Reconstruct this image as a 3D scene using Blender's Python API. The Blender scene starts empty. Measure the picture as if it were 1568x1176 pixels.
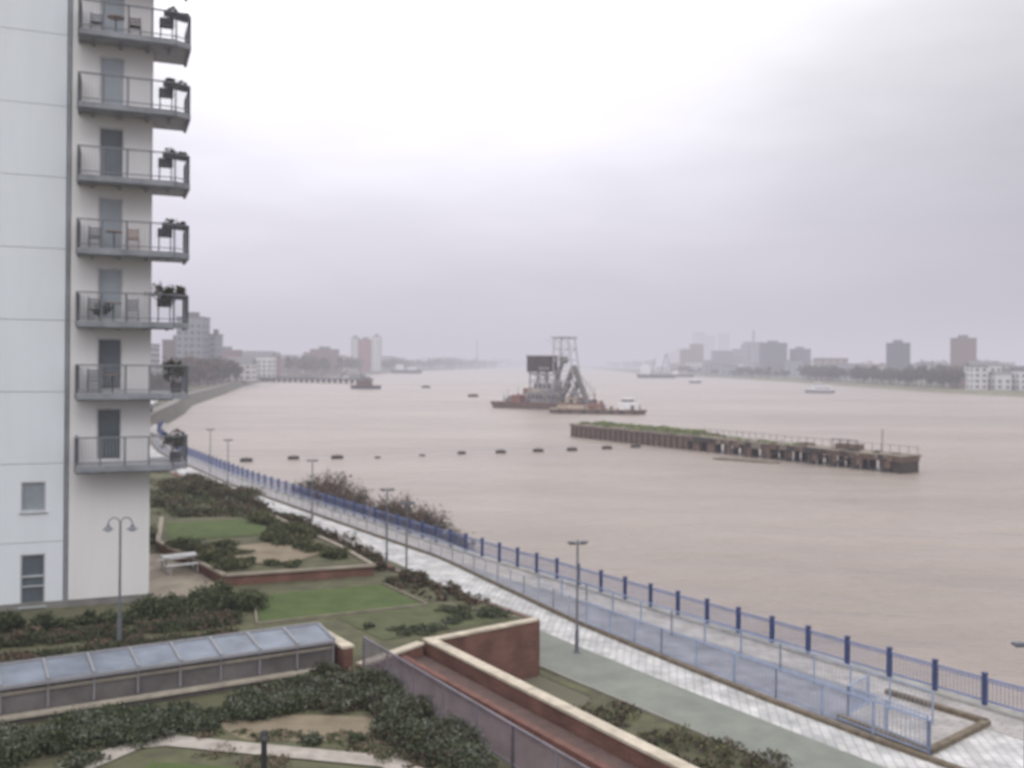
import bpy, math, random
import numpy as np
from mathutils import Matrix, Vector
random.seed(7); np.random.seed(7)
S = bpy.context.scene
R = math.radians

# ------------------------------------------------------------------ materials
MATS = {}
def mat(name, col, rough=0.8, var=0.25, scale=1.5, bump=0.0, bscale=20, metal=0.0, spec=0.3, col2=None, detail=6, stretch=None):
    if name in MATS: return MATS[name]
    m = bpy.data.materials.new(name); m.use_nodes = True
    nt = m.node_tree; N = nt.nodes; L = nt.links
    b = N['Principled BSDF']
    b.inputs['Roughness'].default_value = rough
    b.inputs['Metallic'].default_value = metal
    b.inputs['Specular IOR Level'].default_value = spec
    tc = N.new('ShaderNodeTexCoord')
    nz = N.new('ShaderNodeTexNoise'); nz.inputs['Scale'].default_value = scale
    nz.inputs['Detail'].default_value = detail; nz.inputs['Roughness'].default_value = 0.65
    if stretch:
        mp = N.new('ShaderNodeMapping'); mp.inputs['Scale'].default_value = stretch
        L.new(tc.outputs['Object'], mp.inputs['Vector']); L.new(mp.outputs['Vector'], nz.inputs['Vector'])
    else: L.new(tc.outputs['Object'], nz.inputs['Vector'])
    cr = N.new('ShaderNodeValToRGB')
    cr.color_ramp.elements[0].position = 0.32; cr.color_ramp.elements[1].position = 0.68
    c2 = col2 if col2 else tuple(min(1, c*(1+var)) for c in col)
    c1 = col if col2 else tuple(c*(1-var) for c in col)
    cr.color_ramp.elements[0].color = (*c1, 1); cr.color_ramp.elements[1].color = (*c2, 1)
    L.new(nz.outputs['Fac'], cr.inputs['Fac']); L.new(cr.outputs['Color'], b.inputs['Base Color'])
    if bump > 0:
        n2 = N.new('ShaderNodeTexNoise'); n2.inputs['Scale'].default_value = bscale; n2.inputs['Detail'].default_value = 4
        L.new(tc.outputs['Object'], n2.inputs['Vector'])
        bp = N.new('ShaderNodeBump'); bp.inputs['Strength'].default_value = bump; bp.inputs['Distance'].default_value = 0.05
        L.new(n2.outputs['Fac'], bp.inputs['Height']); L.new(bp.outputs['Normal'], b.inputs['Normal'])
    MATS[name] = m
    return m

def brickmat(name, c1, c2, cm, scale, rotz=0, rotx=0, bw=0.5, rh=0.25, mortar=0.02, rough=0.85, var=0.4):
    m = bpy.data.materials.new(name); m.use_nodes = True
    nt = m.node_tree; N = nt.nodes; L = nt.links; b = N['Principled BSDF']
    b.inputs['Roughness'].default_value = rough; b.inputs['Specular IOR Level'].default_value = 0.25
    tc = N.new('ShaderNodeTexCoord'); mp = N.new('ShaderNodeMapping')
    mp.inputs['Rotation'].default_value = (rotx, 0, rotz)
    L.new(tc.outputs['Object'], mp.inputs['Vector'])
    br = N.new('ShaderNodeTexBrick'); br.inputs['Scale'].default_value = scale
    br.inputs['Color1'].default_value = (*c1, 1); br.inputs['Color2'].default_value = (*c2, 1); br.inputs['Mortar'].default_value = (*cm, 1)
    br.inputs['Brick Width'].default_value = bw; br.inputs['Row Height'].default_value = rh; br.inputs['Mortar Size'].default_value = mortar
    L.new(mp.outputs['Vector'], br.inputs['Vector'])
    nz = N.new('ShaderNodeTexNoise'); nz.inputs['Scale'].default_value = 0.9; nz.inputs['Detail'].default_value = 7
    L.new(tc.outputs['Object'], nz.inputs['Vector'])
    mr = N.new('ShaderNodeMapRange'); mr.inputs[1].default_value = 0.3; mr.inputs[2].default_value = 0.7
    mr.inputs[3].default_value = 1-var; mr.inputs[4].default_value = 1+var*0.4
    L.new(nz.outputs['Fac'], mr.inputs[0])
    mx = N.new('ShaderNodeVectorMath'); mx.operation = 'SCALE'
    L.new(br.outputs['Color'], mx.inputs[0]); L.new(mr.outputs[0], mx.inputs['Scale'])
    L.new(mx.outputs[0], b.inputs['Base Color'])
    return m

# ------------------------------------------------------------------ builder
class B:
    def __init__(s, M=None): s.v=[]; s.f=[]; s.m=[]; s.M=M
    def add(s, vs, fs, m):
        o=len(s.v)
        s.v += [tuple(v) for v in vs]
        s.f += [tuple(i+o for i in f) for f in fs]; s.m += [m]*len(fs)
    def prism(s, pts, z0, z1, m=0, mtop=None):
        n=len(pts)
        vs=[(p[0],p[1],z0) for p in pts]+[(p[0],p[1],z1) for p in pts]
        a=sum(pts[i][0]*pts[(i+1)%n][1]-pts[(i+1)%n][0]*pts[i][1] for i in range(n))
        if a<0:
            pts=pts[::-1]; vs=[(p[0],p[1],z0) for p in pts]+[(p[0],p[1],z1) for p in pts]
        s.add(vs,[(i,(i+1)%n,n+(i+1)%n,n+i) for i in range(n)]+[tuple(range(n))[::-1]],m)
        o=len(s.v)-2*n
        s.f.append(tuple(o+n+i for i in range(n))); s.m.append(m if mtop is None else mtop)
    def box(s,x0,x1,y0,y1,z0,z1,m=0):
        s.prism([(x0,y0),(x1,y0),(x1,y1),(x0,y1)],z0,z1,m)
    def beam(s,p,q,w,h=None,m=0):
        h=h or w
        p=Vector(p);q=Vector(q);d=(q-p)
        if d.length<1e-6: return
        d.normalize()
        up=Vector((0,0,1)) if abs(d.z)<0.95 else Vector((0.59,-0.807,0))
        a=d.cross(up).normalized(); b=a.cross(d).normalized()
        vs=[]
        for c in (p,q):
            for (i,j) in ((-1,-1),(1,-1),(1,1),(-1,1)):
                vs.append(c+a*(i*w/2)+b*(j*h/2))
        s.add(vs,[(3,2,1,0),(4,5,6,7),(0,1,5,4),(1,2,6,5),(2,3,7,6),(3,0,4,7)],m)
    def cyl(s,p,q,r0,r1=None,n=8,m=0):
        r1=r0 if r1 is None else r1
        p=Vector(p);q=Vector(q);d=(q-p).normalized()
        up=Vector((0,0,1)) if abs(d.z)<0.95 else Vector((1,0,0))
        a=d.cross(up).normalized(); b=d.cross(a).normalized()
        vs=[]
        for c,r in ((p,r0),(q,r1)):
            for i in range(n):
                t=2*math.pi*i/n; vs.append(c+a*(r*math.cos(t))+b*(r*math.sin(t)))
        s.add(vs,[(i,(i+1)%n,n+(i+1)%n,n+i) for i in range(n)]+[tuple(range(n))[::-1],tuple(range(n,2*n))],m)
    def flat(s,pts,z,m=0):
        n=len(pts)
        a=sum(pts[i][0]*pts[(i+1)%n][1]-pts[(i+1)%n][0]*pts[i][1] for i in range(n))
        if a<0: pts=pts[::-1]
        s.add([(p[0],p[1],z) for p in pts],[tuple(range(n))],m)
    def make(s,name,mats,parent=None,smooth=False,loc=None,rotz=0):
        me=bpy.data.meshes.new(name)
        vs=s.v
        if s.M is not None: vs=[tuple(s.M@Vector(v)) for v in vs]
        me.from_pydata(vs,[],s.f)
        for m in mats: me.materials.append(m)
        me.polygons.foreach_set('material_index',s.m)
        if smooth: me.polygons.foreach_set('use_smooth',[True]*len(s.f))
        me.update()
        ob=bpy.data.objects.new(name,me); S.collection.objects.link(ob)
        if loc: ob.location=loc
        ob.rotation_euler[2]=rotz
        if parent: ob.parent=parent
        return ob
def empty(name):
    e=bpy.data.objects.new(name,None); S.collection.objects.link(e); return e

def foliage(name, blobs, n, size, mats, seed=1, clump=0.28, parent=None, extra=None, elong=1.6, floor=None):
    """blobs: (cx,cy,cz,rx,ry,rz); leaves gathered in clumps through the volume"""
    rs=np.random.RandomState(seed)
    vol=np.array([b[3]*b[4]*b[5] for b in blobs])**0.75; cnt=np.maximum((n*vol/vol.sum()).astype(int),12)
    P=[];MI=[]
    for b,c in zip(blobs,cnt):
        k=max(5,int(c/22))
        d=rs.normal(size=(k,3)); d/=np.linalg.norm(d,axis=1)[:,None]; d[:,2]=np.abs(d[:,2])*np.where(rs.rand(k)<.8,1,-.6)
        r=rs.uniform(.45,1.08,(k,1))
        cc=d*r
        tone=rs.rand(k)
        idx=rs.randint(0,k,c)
        p=cc[idx]+rs.normal(size=(c,3))*clump*0.6
        h=p[:,2]
        P.append(np.array(b[:3])+p*np.array(b[3:]))
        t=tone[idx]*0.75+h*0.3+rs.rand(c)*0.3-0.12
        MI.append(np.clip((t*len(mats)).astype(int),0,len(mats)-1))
    P=np.concatenate(P);MI=np.concatenate(MI)
    if floor is not None: P[:,2]=np.maximum(P[:,2],floor+0.02)
    n=len(P)
    a=rs.normal(size=(n,3));a/=np.linalg.norm(a,axis=1)[:,None]
    t=rs.normal(size=(n,3));b_=np.cross(a,t);b_/=np.linalg.norm(b_,axis=1)[:,None]
    s=size*rs.uniform(.5,1.3,(n,1))
    a=a*s*elong*.5;b_=b_*s*.5
    V=np.empty((n,4,3));V[:,0]=P-a;V[:,1]=P+b_*.8;V[:,2]=P+a;V[:,3]=P-b_*.8
    V=V.reshape(-1,3)
    me=bpy.data.meshes.new(name)
    ev=[];ef=[];em=[]
    if extra is not None: ev=extra.v;ef=extra.f;em=extra.m
    F=np.arange(n*4).reshape(-1,4)
    if ef:
        me.from_pydata(list(map(tuple,V))+list(ev),[],list(map(tuple,F))+[tuple(i+n*4 for i in f) for f in ef])
        mi=list(MI)+[len(mats)]*len(ef)
        for m in mats+[BARK]: me.materials.append(m)
        me.polygons.foreach_set('material_index',[int(x) for x in mi])
    else:
        me.vertices.add(n*4);me.vertices.foreach_set('co',V.ravel())
        me.loops.add(n*4);me.loops.foreach_set('vertex_index',F.ravel().astype(np.int32))
        me.polygons.add(n);me.polygons.foreach_set('loop_start',(np.arange(n)*4).astype(np.int32))
        me.polygons.foreach_set('loop_total',np.full(n,4,dtype=np.int32))
        for m in mats: me.materials.append(m)
        me.polygons.foreach_set('material_index',MI.astype(np.int32))
        me.update(calc_edges=True)
    ob=bpy.data.objects.new(name,me);S.collection.objects.link(ob)
    if parent: ob.parent=parent
    return ob

def row(p,q,w,h,z=0,step=0.7,jit=0.3,seed=0,skip=.12):
    rs=random.Random(seed); out=[]
    L=math.hypot(q[0]-p[0],q[1]-p[1]); n=max(1,int(L/step))
    for i in range(n+1):
        t=i/max(n,1)
        hh=h*rs.uniform(.5,1.2); ww=w*rs.uniform(.6,1.2)
        if rs.random()<skip: continue
        out.append((p[0]+(q[0]-p[0])*t+rs.uniform(-jit,jit),p[1]+(q[1]-p[1])*t+rs.uniform(-jit,jit),z+hh*.25,ww,ww,hh*.7))
    return out

# colours
BARK=mat('bark',(0.12,0.095,0.08),0.9)
G_D=mat('leaf_dark',(0.045,0.055,0.034),0.9,spec=.05); G_M=mat('leaf_mid',(0.07,0.084,0.048),0.9,spec=.05); G_L=mat('leaf_light',(0.105,0.118,0.068),0.9,spec=.05)
G_Y=mat('leaf_olive',(0.14,0.14,0.075),0.9,spec=.05)
BR_D=mat('twig_dark',(0.085,0.062,0.052),0.9,spec=.05); BR_M=mat('twig_brown',(0.14,0.10,0.08),0.9,spec=.05); BR_L=mat('twig_light',(0.22,0.17,0.13),0.9,spec=.05)
GREY=mat('grey_green_leaf',(0.135,0.145,0.115),0.9,spec=.05)
WHITE=mat('white_render',(0.68,0.725,0.77),0.85,var=.035,scale=.9,stretch=(1,1,.15))
WHITE2=mat('cream_render',(0.71,0.705,0.71),0.85,var=.035,scale=.9,stretch=(1,1,.15))
JOINT=mat('joint_grey',(0.33,0.35,0.37),0.9)
GLASS=mat('window_glass',(0.10,0.12,0.14),0.12,var=.3,scale=.4,spec=.6)
GLASSL=mat('window_glass_light',(0.3,0.34,0.38),0.2,var=.2,scale=.4,spec=.6)
FRAME=mat('window_frame',(0.42,0.44,0.46),0.5,var=.1)
STEEL=mat('galvanised_steel',(0.34,0.36,0.39),0.5,var=.15,metal=.3)
STEELD=mat('dark_steel',(0.15,0.16,0.18),0.5,var=.2)
RAILM=mat('balcony_rail_paint',(0.19,0.20,0.225),0.5,var=.15)
SLAB=mat('balcony_soffit',(0.38,0.38,0.40),0.8,var=.12)
NAVY=mat('navy_paint',(0.045,0.065,0.16),0.5,var=.2,scale=4)
BLUE=mat('blue_paint',(0.15,0.20,0.38),0.5,var=.2,scale=3)
PBLUE=mat('pale_blue_paint',(0.30,0.36,0.50),0.5,var=.2,scale=3)
PWHITE=mat('pale_grey_paint',(0.42,0.44,0.50),0.5,var=.1,scale=3)
BLACK=mat('black_paint',(0.035,0.035,0.04),0.5)
STONE=mat('stone_coping',(0.52,0.46,0.37),0.85,var=.25,scale=2,bump=.2)
KERB=mat('timber_kerb',(0.16,0.13,0.095),0.85,var=.35,scale=3)
SOIL=mat('soil',(0.08,0.076,0.05),0.95,scale=1.3,col2=(0.135,0.138,0.075),bump=.6)
LAWN=mat('lawn',(0.068,0.10,0.032),0.95,scale=1.1,col2=(0.105,0.138,0.048),bump=.8,bscale=30)
LAWN2=mat('lawn_rough',(0.078,0.094,0.042),.95,scale=1.5,col2=(0.125,0.135,0.07),bump=.8,bscale=30)
SAND=mat('sandy_gravel',(0.20,0.165,0.11),0.95,scale=1.0,col2=(0.32,0.27,0.20),bump=.3,bscale=40)
ASPH=mat('green_asphalt',(0.175,0.187,0.165),0.9,scale=.7,col2=(0.24,0.25,0.22),bump=.1,bscale=60)
RAMP=mat('blue_grey_paving',(0.215,0.22,0.25),0.8,scale=.9,var=.28)
ALONG=math.atan2(.807,-.59)
PAVE=brickmat('pale_paving',(0.60,0.59,0.58),(0.48,0.48,0.48),(0.36,0.36,0.36),1.0,rotz=-ALONG+R(45),bw=.6,rh=.3,mortar=.022,var=.36)
PAVE2=brickmat('buff_paving',(0.46,0.43,0.41),(0.38,0.36,0.35),(0.27,0.26,0.25),1.0,rotz=-ALONG,bw=.6,rh=.3,mortar=.02,var=.3)
BRICK=brickmat('red_brick',(0.22,0.095,0.07),(0.16,0.072,0.055),(0.2,0.15,0.13),1.0,rotx=R(90),bw=.23,rh=.075,mortar=.008,var=.4)
BRICKP=mat('brick_paving',(0.09,0.062,0.056),0.9,scale=2,col2=(0.14,0.092,0.082))
CONC=mat('river_wall_concrete',(0.27,0.26,0.23),0.9,scale=.8,var=.25,bump=.2)
RUST=mat('rusty_steel',(0.10,0.07,0.057),0.85,scale=.7,col2=(0.20,0.135,0.105),bump=.3,bscale=4)
DKTIM=mat('dark_timber',(0.055,0.047,0.043),0.9,scale=1.5)
LAND=mat('far_land',(0.085,0.09,0.055),0.95,scale=.05,col2=(0.15,0.14,0.10))

# ------------------------------------------------------------------ fence-line coordinates
FP=np.array([(68,-36.6),(44.4,-4.3),(9,44.1),(-4.1,62.5),(-24.6,93.7),(-42,124),(-58,160),(-74,215)],float)
seg=np.linalg.norm(np.diff(FP,axis=0),axis=1); cum=np.concatenate([[0],np.cumsum(seg)]); cum-=cum[2]
def Fp(s): return np.array([np.interp(s,cum,FP[:,0]),np.interp(s,cum,FP[:,1])])
def F(s,o=0):
    p=(Fp(s-3)+Fp(s)+Fp(s+3))/3; d=Fp(s+4)-Fp(s-4); d/=np.linalg.norm(d)
    return (p[0]-d[1]*o, p[1]+d[0]*o)
def ribbon(name,ss,o1,o2,z,m,z1=None):
    b=B(); g=lambda o,s: np.interp(s,o[0],o[1]) if isinstance(o,tuple) else o
    for a,c in zip(ss[:-1],ss[1:]):
        pts=[F(a,g(o1,a)),F(c,g(o1,c)),F(c,g(o2,c)),F(a,g(o2,a))]
        if z1 is None: b.flat(pts,z)
        else: b.prism(pts,z,z1)
    return b.make(name,[m])
ZP=-2.1; ZW=-5.0
SS=list(np.arange(-60,160,4.0))

# ------------------------------------------------------------------ water / ground
def water_mat():
    m=bpy.data.materials.new('muddy_river_water');m.use_nodes=True;nt=m.node_tree;N=nt.nodes;L=nt.links;b=N['Principled BSDF']
    tc=N.new('ShaderNodeTexCoord');mp=N.new('ShaderNodeMapping');mp.inputs['Scale'].default_value=(0.4,1,1);mp.inputs['Rotation'].default_value=(0,0,R(10))
    L.new(tc.outputs['Object'],mp.inputs['Vector'])
    n=N.new('ShaderNodeTexNoise');n.inputs['Scale'].default_value=.02;n.inputs['Detail'].default_value=12;n.inputs['Roughness'].default_value=.74
    L.new(mp.outputs[0],n.inputs['Vector'])
    cr=N.new('ShaderNodeValToRGB');cr.color_ramp.elements[0].position=.32;cr.color_ramp.elements[1].position=.68
    cr.color_ramp.elements[0].color=(.262,.216,.186,1);cr.color_ramp.elements[1].color=(.41,.347,.302,1)
    L.new(n.outputs['Fac'],cr.inputs[0]);L.new(cr.outputs[0],b.inputs['Base Color'])
    b.inputs['Roughness'].default_value=.30;b.inputs['Specular IOR Level'].default_value=.42
    w=N.new('ShaderNodeTexNoise');w.inputs['Scale'].default_value=.9;w.inputs['Detail'].default_value=6;w.inputs['Roughness'].default_value=.6;L.new(mp.outputs[0],w.inputs['Vector'])
    w2=N.new('ShaderNodeTexNoise');w2.inputs['Scale'].default_value=.16;w2.inputs['Detail'].default_value=4;L.new(mp.outputs[0],w2.inputs['Vector'])
    ad=N.new('ShaderNodeMath');ad.operation='MULTIPLY_ADD';L.new(w2.outputs['Fac'],ad.inputs[0]);ad.inputs[1].default_value=3.5;L.new(w.outputs['Fac'],ad.inputs[2])
    bp=N.new('ShaderNodeBump');bp.inputs['Strength'].default_value=1.0;bp.inputs['Distance'].default_value=.9
    L.new(ad.outputs[0],bp.inputs['Height']);L.new(bp.outputs[0],b.inputs['Normal'])
    return m
b=B();b.flat([(-7000,-2000),(7000,-2000),(7000,9000),(-7000,9000)],ZW);b.make('river_water',[water_mat()])

LB=[tuple(F(s,-.35))+(0,) for s in range(-85,124,6)]+[(-66,172,1),(-79,225,2),(-90,270,2),(-104,320,3),(-128,440,3),(-162,600,4),(-193,816,6),(-168,1000,10),(-163,1700,10),(-50,3150,10),(200,5200,10),(300,6500,10)]
REV=mat('stone_revetment',(0.08,0.075,0.06),0.9,scale=.4,col2=(0.14,0.13,0.11))
MUD=mat('mud_bank',(0.13,0.11,0.075),0.8,scale=.15,col2=(0.2,0.2,0.12))
b=B()
top=[(x-i,y) for x,y,i in LB]
b.flat(top+[(-6900,6500),(-6900,-1900),(70,-1900)],ZP,0)
for k in range(len(LB)-1):
    x0,y0,i0=LB[k];x1,y1,i1=LB[k+1]
    b.add([(x0,y0,-7),(x1,y1,-7),(x1-i1,y1,ZP),(x0-i0,y0,ZP)] if i0+i1==0 else [(x0,y0,-5.3),(x1,y1,-5.3),(x1-i1,y1,ZP),(x0-i0,y0,ZP)],[(0,1,2,3)],1 if i0+i1==0 else 2)
RBK=[(300,-1900),(275,0),(262,300),(256,490),(247,565),(248,893),(238,1130),(195,1430),(230,2200),(275,4240),(420,6500)]
rt=[(x+8,y) for x,y in RBK]
b.flat(rt+[(6900,6500),(6900,-1900)],-3.0,0)
for k in range(len(RBK)-1):
    (x0,y0),(x1,y1)=RBK[k],RBK[k+1]
    b.add([(x0,y0,-5.3),(x1,y1,-5.3),(x1+8,y1,-3.0),(x0+8,y0,-3.0)],[(0,1,2,3)],3)
b.flat([(-6900,6495),(6900,6495),(6900,8900),(-6900,8900)],-2.6,0)
b.make('ground',[LAND,CONC,REV,MUD])
b=B();EB=[(x-i,y) for x,y,i in LB if 118<y<830]
for (x0,y0),(x1,y1) in zip(EB[:-1],EB[1:]):
    b.prism([(x0,y0),(x1,y1),(x1-.6,y1),(x0-.6,y0)],ZP-.3,ZP+.3,0)
    b.flat([(x0-1,y0),(x1-1,y1),(x1-3.2,y1),(x0-3.2,y0)],ZP+.02,1)
b.make('embankment_walkway',[mat('embankment_stone',(0.17,0.16,0.15),.9),mat('embankment_paving',(0.22,0.20,0.185),.9)])

# riverside walk & strips
brown_o=([-60,-10,3,20,150],[5.9,5.7,4.6,2.0,2.0])
path_in=([-60,-10,3,20,150],[8.0,7.3,6.8,5.0,5.0])
pi2=([-60,-10,3,20,150],[6.1,5.9,4.8,2.2,2.2])
ribbon('riverside_walk_paving',SS,0.1,1.9,ZP+.016,PAVE2)
ribbon('ramp_paving',[s for s in SS if -14<s<24],1.9,brown_o,ZP+.012,RAMP)
ribbon('apron_paving',[s for s in SS if s<-11],1.9,brown_o,ZP+.010,PAVE)
ribbon('river_wall_coping',SS,-.42,.18,ZP-.12,mat('coping_concrete',(0.36,0.35,0.33),.85,bump=.2),z1=ZP+.12)
ribbon('footpath',SS,pi2,path_in,ZP+.008,PAVE)
ribbon('cycle_path',[s for s in SS if s<16],path_in,9.9,ZP+.012,ASPH)
ribbon('path_kerb',[s for s in SS if s>-18],brown_o,([-60,-10,3,20,150],[6.12,5.92,4.82,2.2,2.2]),ZP-.1,KERB,z1=ZP+.14)
ribbon('bed_kerb',[s for s in SS if s<16],9.9,10.0,ZP-.1,CONC,z1=ZP+.1)
ribbon('planting_bed_soil',[s for s in SS],([-60,14,18,150],[10.0,10.0,5.1,5.1]),([-60,-8,-6,150],[17.9,16.4,10.5,10.5]),ZP+.02,SOIL)
b=B()
for p,q in [((11.0,32.7),(12.8,29.8)),((12.8,29.8),(15.8,32.3)),((15.8,32.3),(13.6,35.3))]:
    b.beam((*p,ZP+.08),(*q,ZP+.08),.22,.2)
b.make('timber_edging',[KERB])
b=B();b.flat([(11.1,32.7),(12.85,30.0),(15.6,32.3),(13.5,35.2)],ZP+.02);b.make('platform_paving',[PAVE2])

# ------------------------------------------------------------------ railings
def rail(b,pts,z,h,sp,bw,mb,ps,pw,mp,ph=None,rails=(1,.1),rw=.05):
    ph=ph or h
    for p,q in zip(pts[:-1],pts[1:]):
        L=math.hypot(q[0]-p[0],q[1]-p[1])
        n=max(1,int(L/sp))
        for r in rails: b.beam((*p,z+h*r),(*q,z+h*r),rw,rw,mb)
        for i in range(n+1):
            t=i/n;x=p[0]+(q[0]-p[0])*t;y=p[1]+(q[1]-p[1])*t
            b.beam((x,y,z+.08),(x,y,z+h),bw,bw,mb)
        n=max(1,round(L/ps))
        for i in range(n+1):
            t=i/n;x=p[0]+(q[0]-p[0])*t;y=p[1]+(q[1]-p[1])*t
            b.beam((x,y,z-.02),(x,y,z+ph),pw,pw,mp)
b=B()
s=-58.4
while s<150:
    x,y=F(s,0)
    b.beam((x,y,ZP+.1),(x,y,ZP+1.2),.14,.14,1); b.beam((x,y,ZP+1.2),(x,y,ZP+1.24),.18,.18,1)
    x2,y2=F(s+1.83,0)
    for zz,w in ((1.05,.05),(.95,.03),(.28,.05)): b.beam((x,y,ZP+zz),(x2,y2,ZP+zz),w,w,0)
    nb=13
    for i in range(1,nb):
        t=i/nb; b.beam((x+(x2-x)*t,y+(y2-y)*t,ZP+.25),(x+(x2-x)*t,y+(y2-y)*t,ZP+1.05),.018,.018,0)
    s+=1.83
b.make('riverside_fence',[BLUE,NAVY])
b=B();rail(b,[F(s,np.interp(s,*brown_o)+.1) for s in np.arange(3,110,3.0)],ZP+.1,1.05,.2,.014,0,1.5,.045,0,rw=.035)
b.make('footpath_railing',[PWHITE])
b=B();rail(b,[F(3,4.7),F(-2,5.0),F(-8,5.35),F(-14,5.7)]+[(12.8,29.9)],ZP+.1,1.05,.16,.012,0,1.8,.05,0,rw=.035)
rail(b,[(12.8,29.9),(11.3,32.6),(12.4,33.8)],ZP+.1,1.05,.16,.012,0,1.8,.05,0,rw=.035)
rail(b,[F(10,2.1),F(6,2.2),F(0,2.4),F(-6,2.6),F(-12.5,3.0)],ZP+.05,1.05,.16,.012,0,1.8,.05,0,rw=.035)
b.make('ramp_railing',[PBLUE])

# ------------------------------------------------------------------ garden plateau
b=B()
b.prism([(24,-13.3),(.2,23.4),(-4.75,31.2),(-3.3,33.1),(-2.9,33.95),(0.9,36.9),(-5.9,46),(-29.3,84),(-60,86),(-70,40),(-60,-20)],-6,0,0)
b.make('garden_ground',[SOIL])
b=B()
b.prism([(29.2,-14.6),(-3.3,34.0),(-4.7,31.2),(.25,23.4),(24,-13.3)],-2.3,-.3,0)
b.make('sunken_path_paving',[BRICKP])
b=B()
def wallseg(p,q,w,z0,z1,cop=True):
    p=Vector((*p,0));q=Vector((*q,0));d=(q-p).normalized();n=Vector((-d.y,d.x,0))
    a=[p+n*w/2,q+n*w/2,q-n*w/2,p-n*w/2]
    b.prism([(v.x,v.y) for v in a],z0,z1,0)
    if cop:
        L=(q-p).length;k=int(L/.9)
        for i in range(k):
            c0=p+d*(L*i/k+.006);c1=p+d*(L*(i+1)/k-.006)
            a=[c0+n*(w/2+.05),c1+n*(w/2+.05),c1-n*(w/2+.05),c0-n*(w/2+.05)]
            b.prism([(v.x,v.y) for v in a],z1,z1+.08,1)
wallseg((29.1,-14.6),(-2.85,33.85),.3,-2.3,.12)
wallseg((-2.72,34.12),(1.0,37.0),.22,-2.3,.0)
wallseg((1.05,37.1),(-5.6,46.1),.24,-2.3,.0,False)
wallseg((-5.62,46.15),(-29,84),.3,-2.3,.05,False)
b.make('brick_retaining_wall',[BRICK,STONE])
b=B();wallseg((27.6,-14.2),(-3.9,33.0),.22,-.3,-.02,False)
b.make('brick_kerb_wall',[mat('worn_red_brick',(0.16,0.08,0.065),.9,scale=2,var=.3),STONE])
b=B();rail(b,[(-4.6,30.8),(.1,23.4),(5,15.8),(14,2)],0,1.05,.11,.024,0,1.9,.05,0,rw=.045);b.make('garden_railing',[mat('grey_railing',(0.20,0.185,0.21),.6)])
b=B()
wallseg((-6.45,32.5),(-5.0,30.4),.3,0,.8)
wallseg((-4.75,31.0),(-3.05,33.5),.26,-.7,.06)
b.make('brick_garden_wall',[BRICK,STONE])

b=B()
b.flat([(-10.5,40.4),(-5.7,42.7),(-3.5,39.2),(-9.2,36.1)],.02); b.make('lawn',[LAWN])
b=B();b.flat([(-6.6,37.1),(-2.9,39.2),(.1,37.1),(-4.4,34.1)],.02,0);b.make('lawn',[LAWN2])
b=B()
for p,q in [((-5.6,42.8),(-3.3,39.1)),((-9.3,36.0),(-3.3,39.1)),((-10.6,40.5),(-9.3,36.0)),((-2.9,39.3),(.3,37.2))]:
    b.beam((*p,.04),(*q,.04),.08,.1)
b.make('lawn_edging',[mat('edging_stone',(0.22,0.20,0.15),.9)])
b=B()
RB=[(-20.5,57.5),(-18,50),(-12.3,42.2),(-6.2,44.5),(-8.5,49),(-14.5,59)]
b.prism(RB,0,.42,0,1)
for p,q in zip(RB[:-1],RB[1:]): b.beam((*p,.46),(*q,.46),.24,.09,2)
b.make('raised_garden_bed',[BRICK,SOIL,mat('pale_coping',(0.30,0.26,0.21),.9)])
b=B();b.flat([(-19.6,55.6),(-15.4,57.4),(-12.6,52.6),(-17.4,50.2)],.45);b.make('lawn',[LAWN])
b=B()
pts=[(-11.4+2.3*math.cos(a)*(1+.12*math.sin(3*a)),47.4+2.9*math.sin(a)*(1+.1*math.cos(2*a))) for a in np.linspace(0,2*math.pi,28)[:-1]]
b.flat(pts,.46);b.make('sandy_patch',[SAND])
b=B();b.flat([(-14.5,39.7),(-12.2,39.2),(-12.4,42),(-17,49),(-19,49)],.02);b.make('terrace_paving',[mat('terrace_slab',(0.30,0.26,0.21),.9,scale=1)])
b=B()
pl=[(-11.6,20.6),(-10.2,23.2),(-9.4,24.7),(-8.6,24.9),(-6,24.35),(-2.9,23.7),(-1.6,22.4),(0,20)]
for p,q in zip(pl[:-1],pl[1:]):
    p=Vector(p);q=Vector(q);d=(q-p).normalized();n=Vector((-d.y,d.x))*.33;e=d*.16
    b.flat([tuple(p+n-e),tuple(q+n+e),tuple(q-n+e),tuple(p-n-e)],.02+.004*len(b.f))
b.make('garden_path',[mat('path_stone',(0.36,0.325,0.29),.9,scale=2,var=.25)])
b=B()
pts=[(-5.5+2.1*math.cos(a)*(1+.15*math.sin(3*a)),25.9+1.15*math.sin(a)*(1+.2*math.cos(2*a))) for a in np.linspace(0,2*math.pi,24)[:-1]]
b.flat(pts,.012);b.make('sandy_patch',[mat('sandy_soil',(0.17,0.14,0.095),.95,scale=1.2,col2=(0.26,0.215,0.155))])
b=B();b.flat([(-8.6,23.6),(-6,23.3),(-4.2,22.8),(-3.5,21),(-9.5,20)],.012);b.make('lawn',[LAWN])

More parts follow.
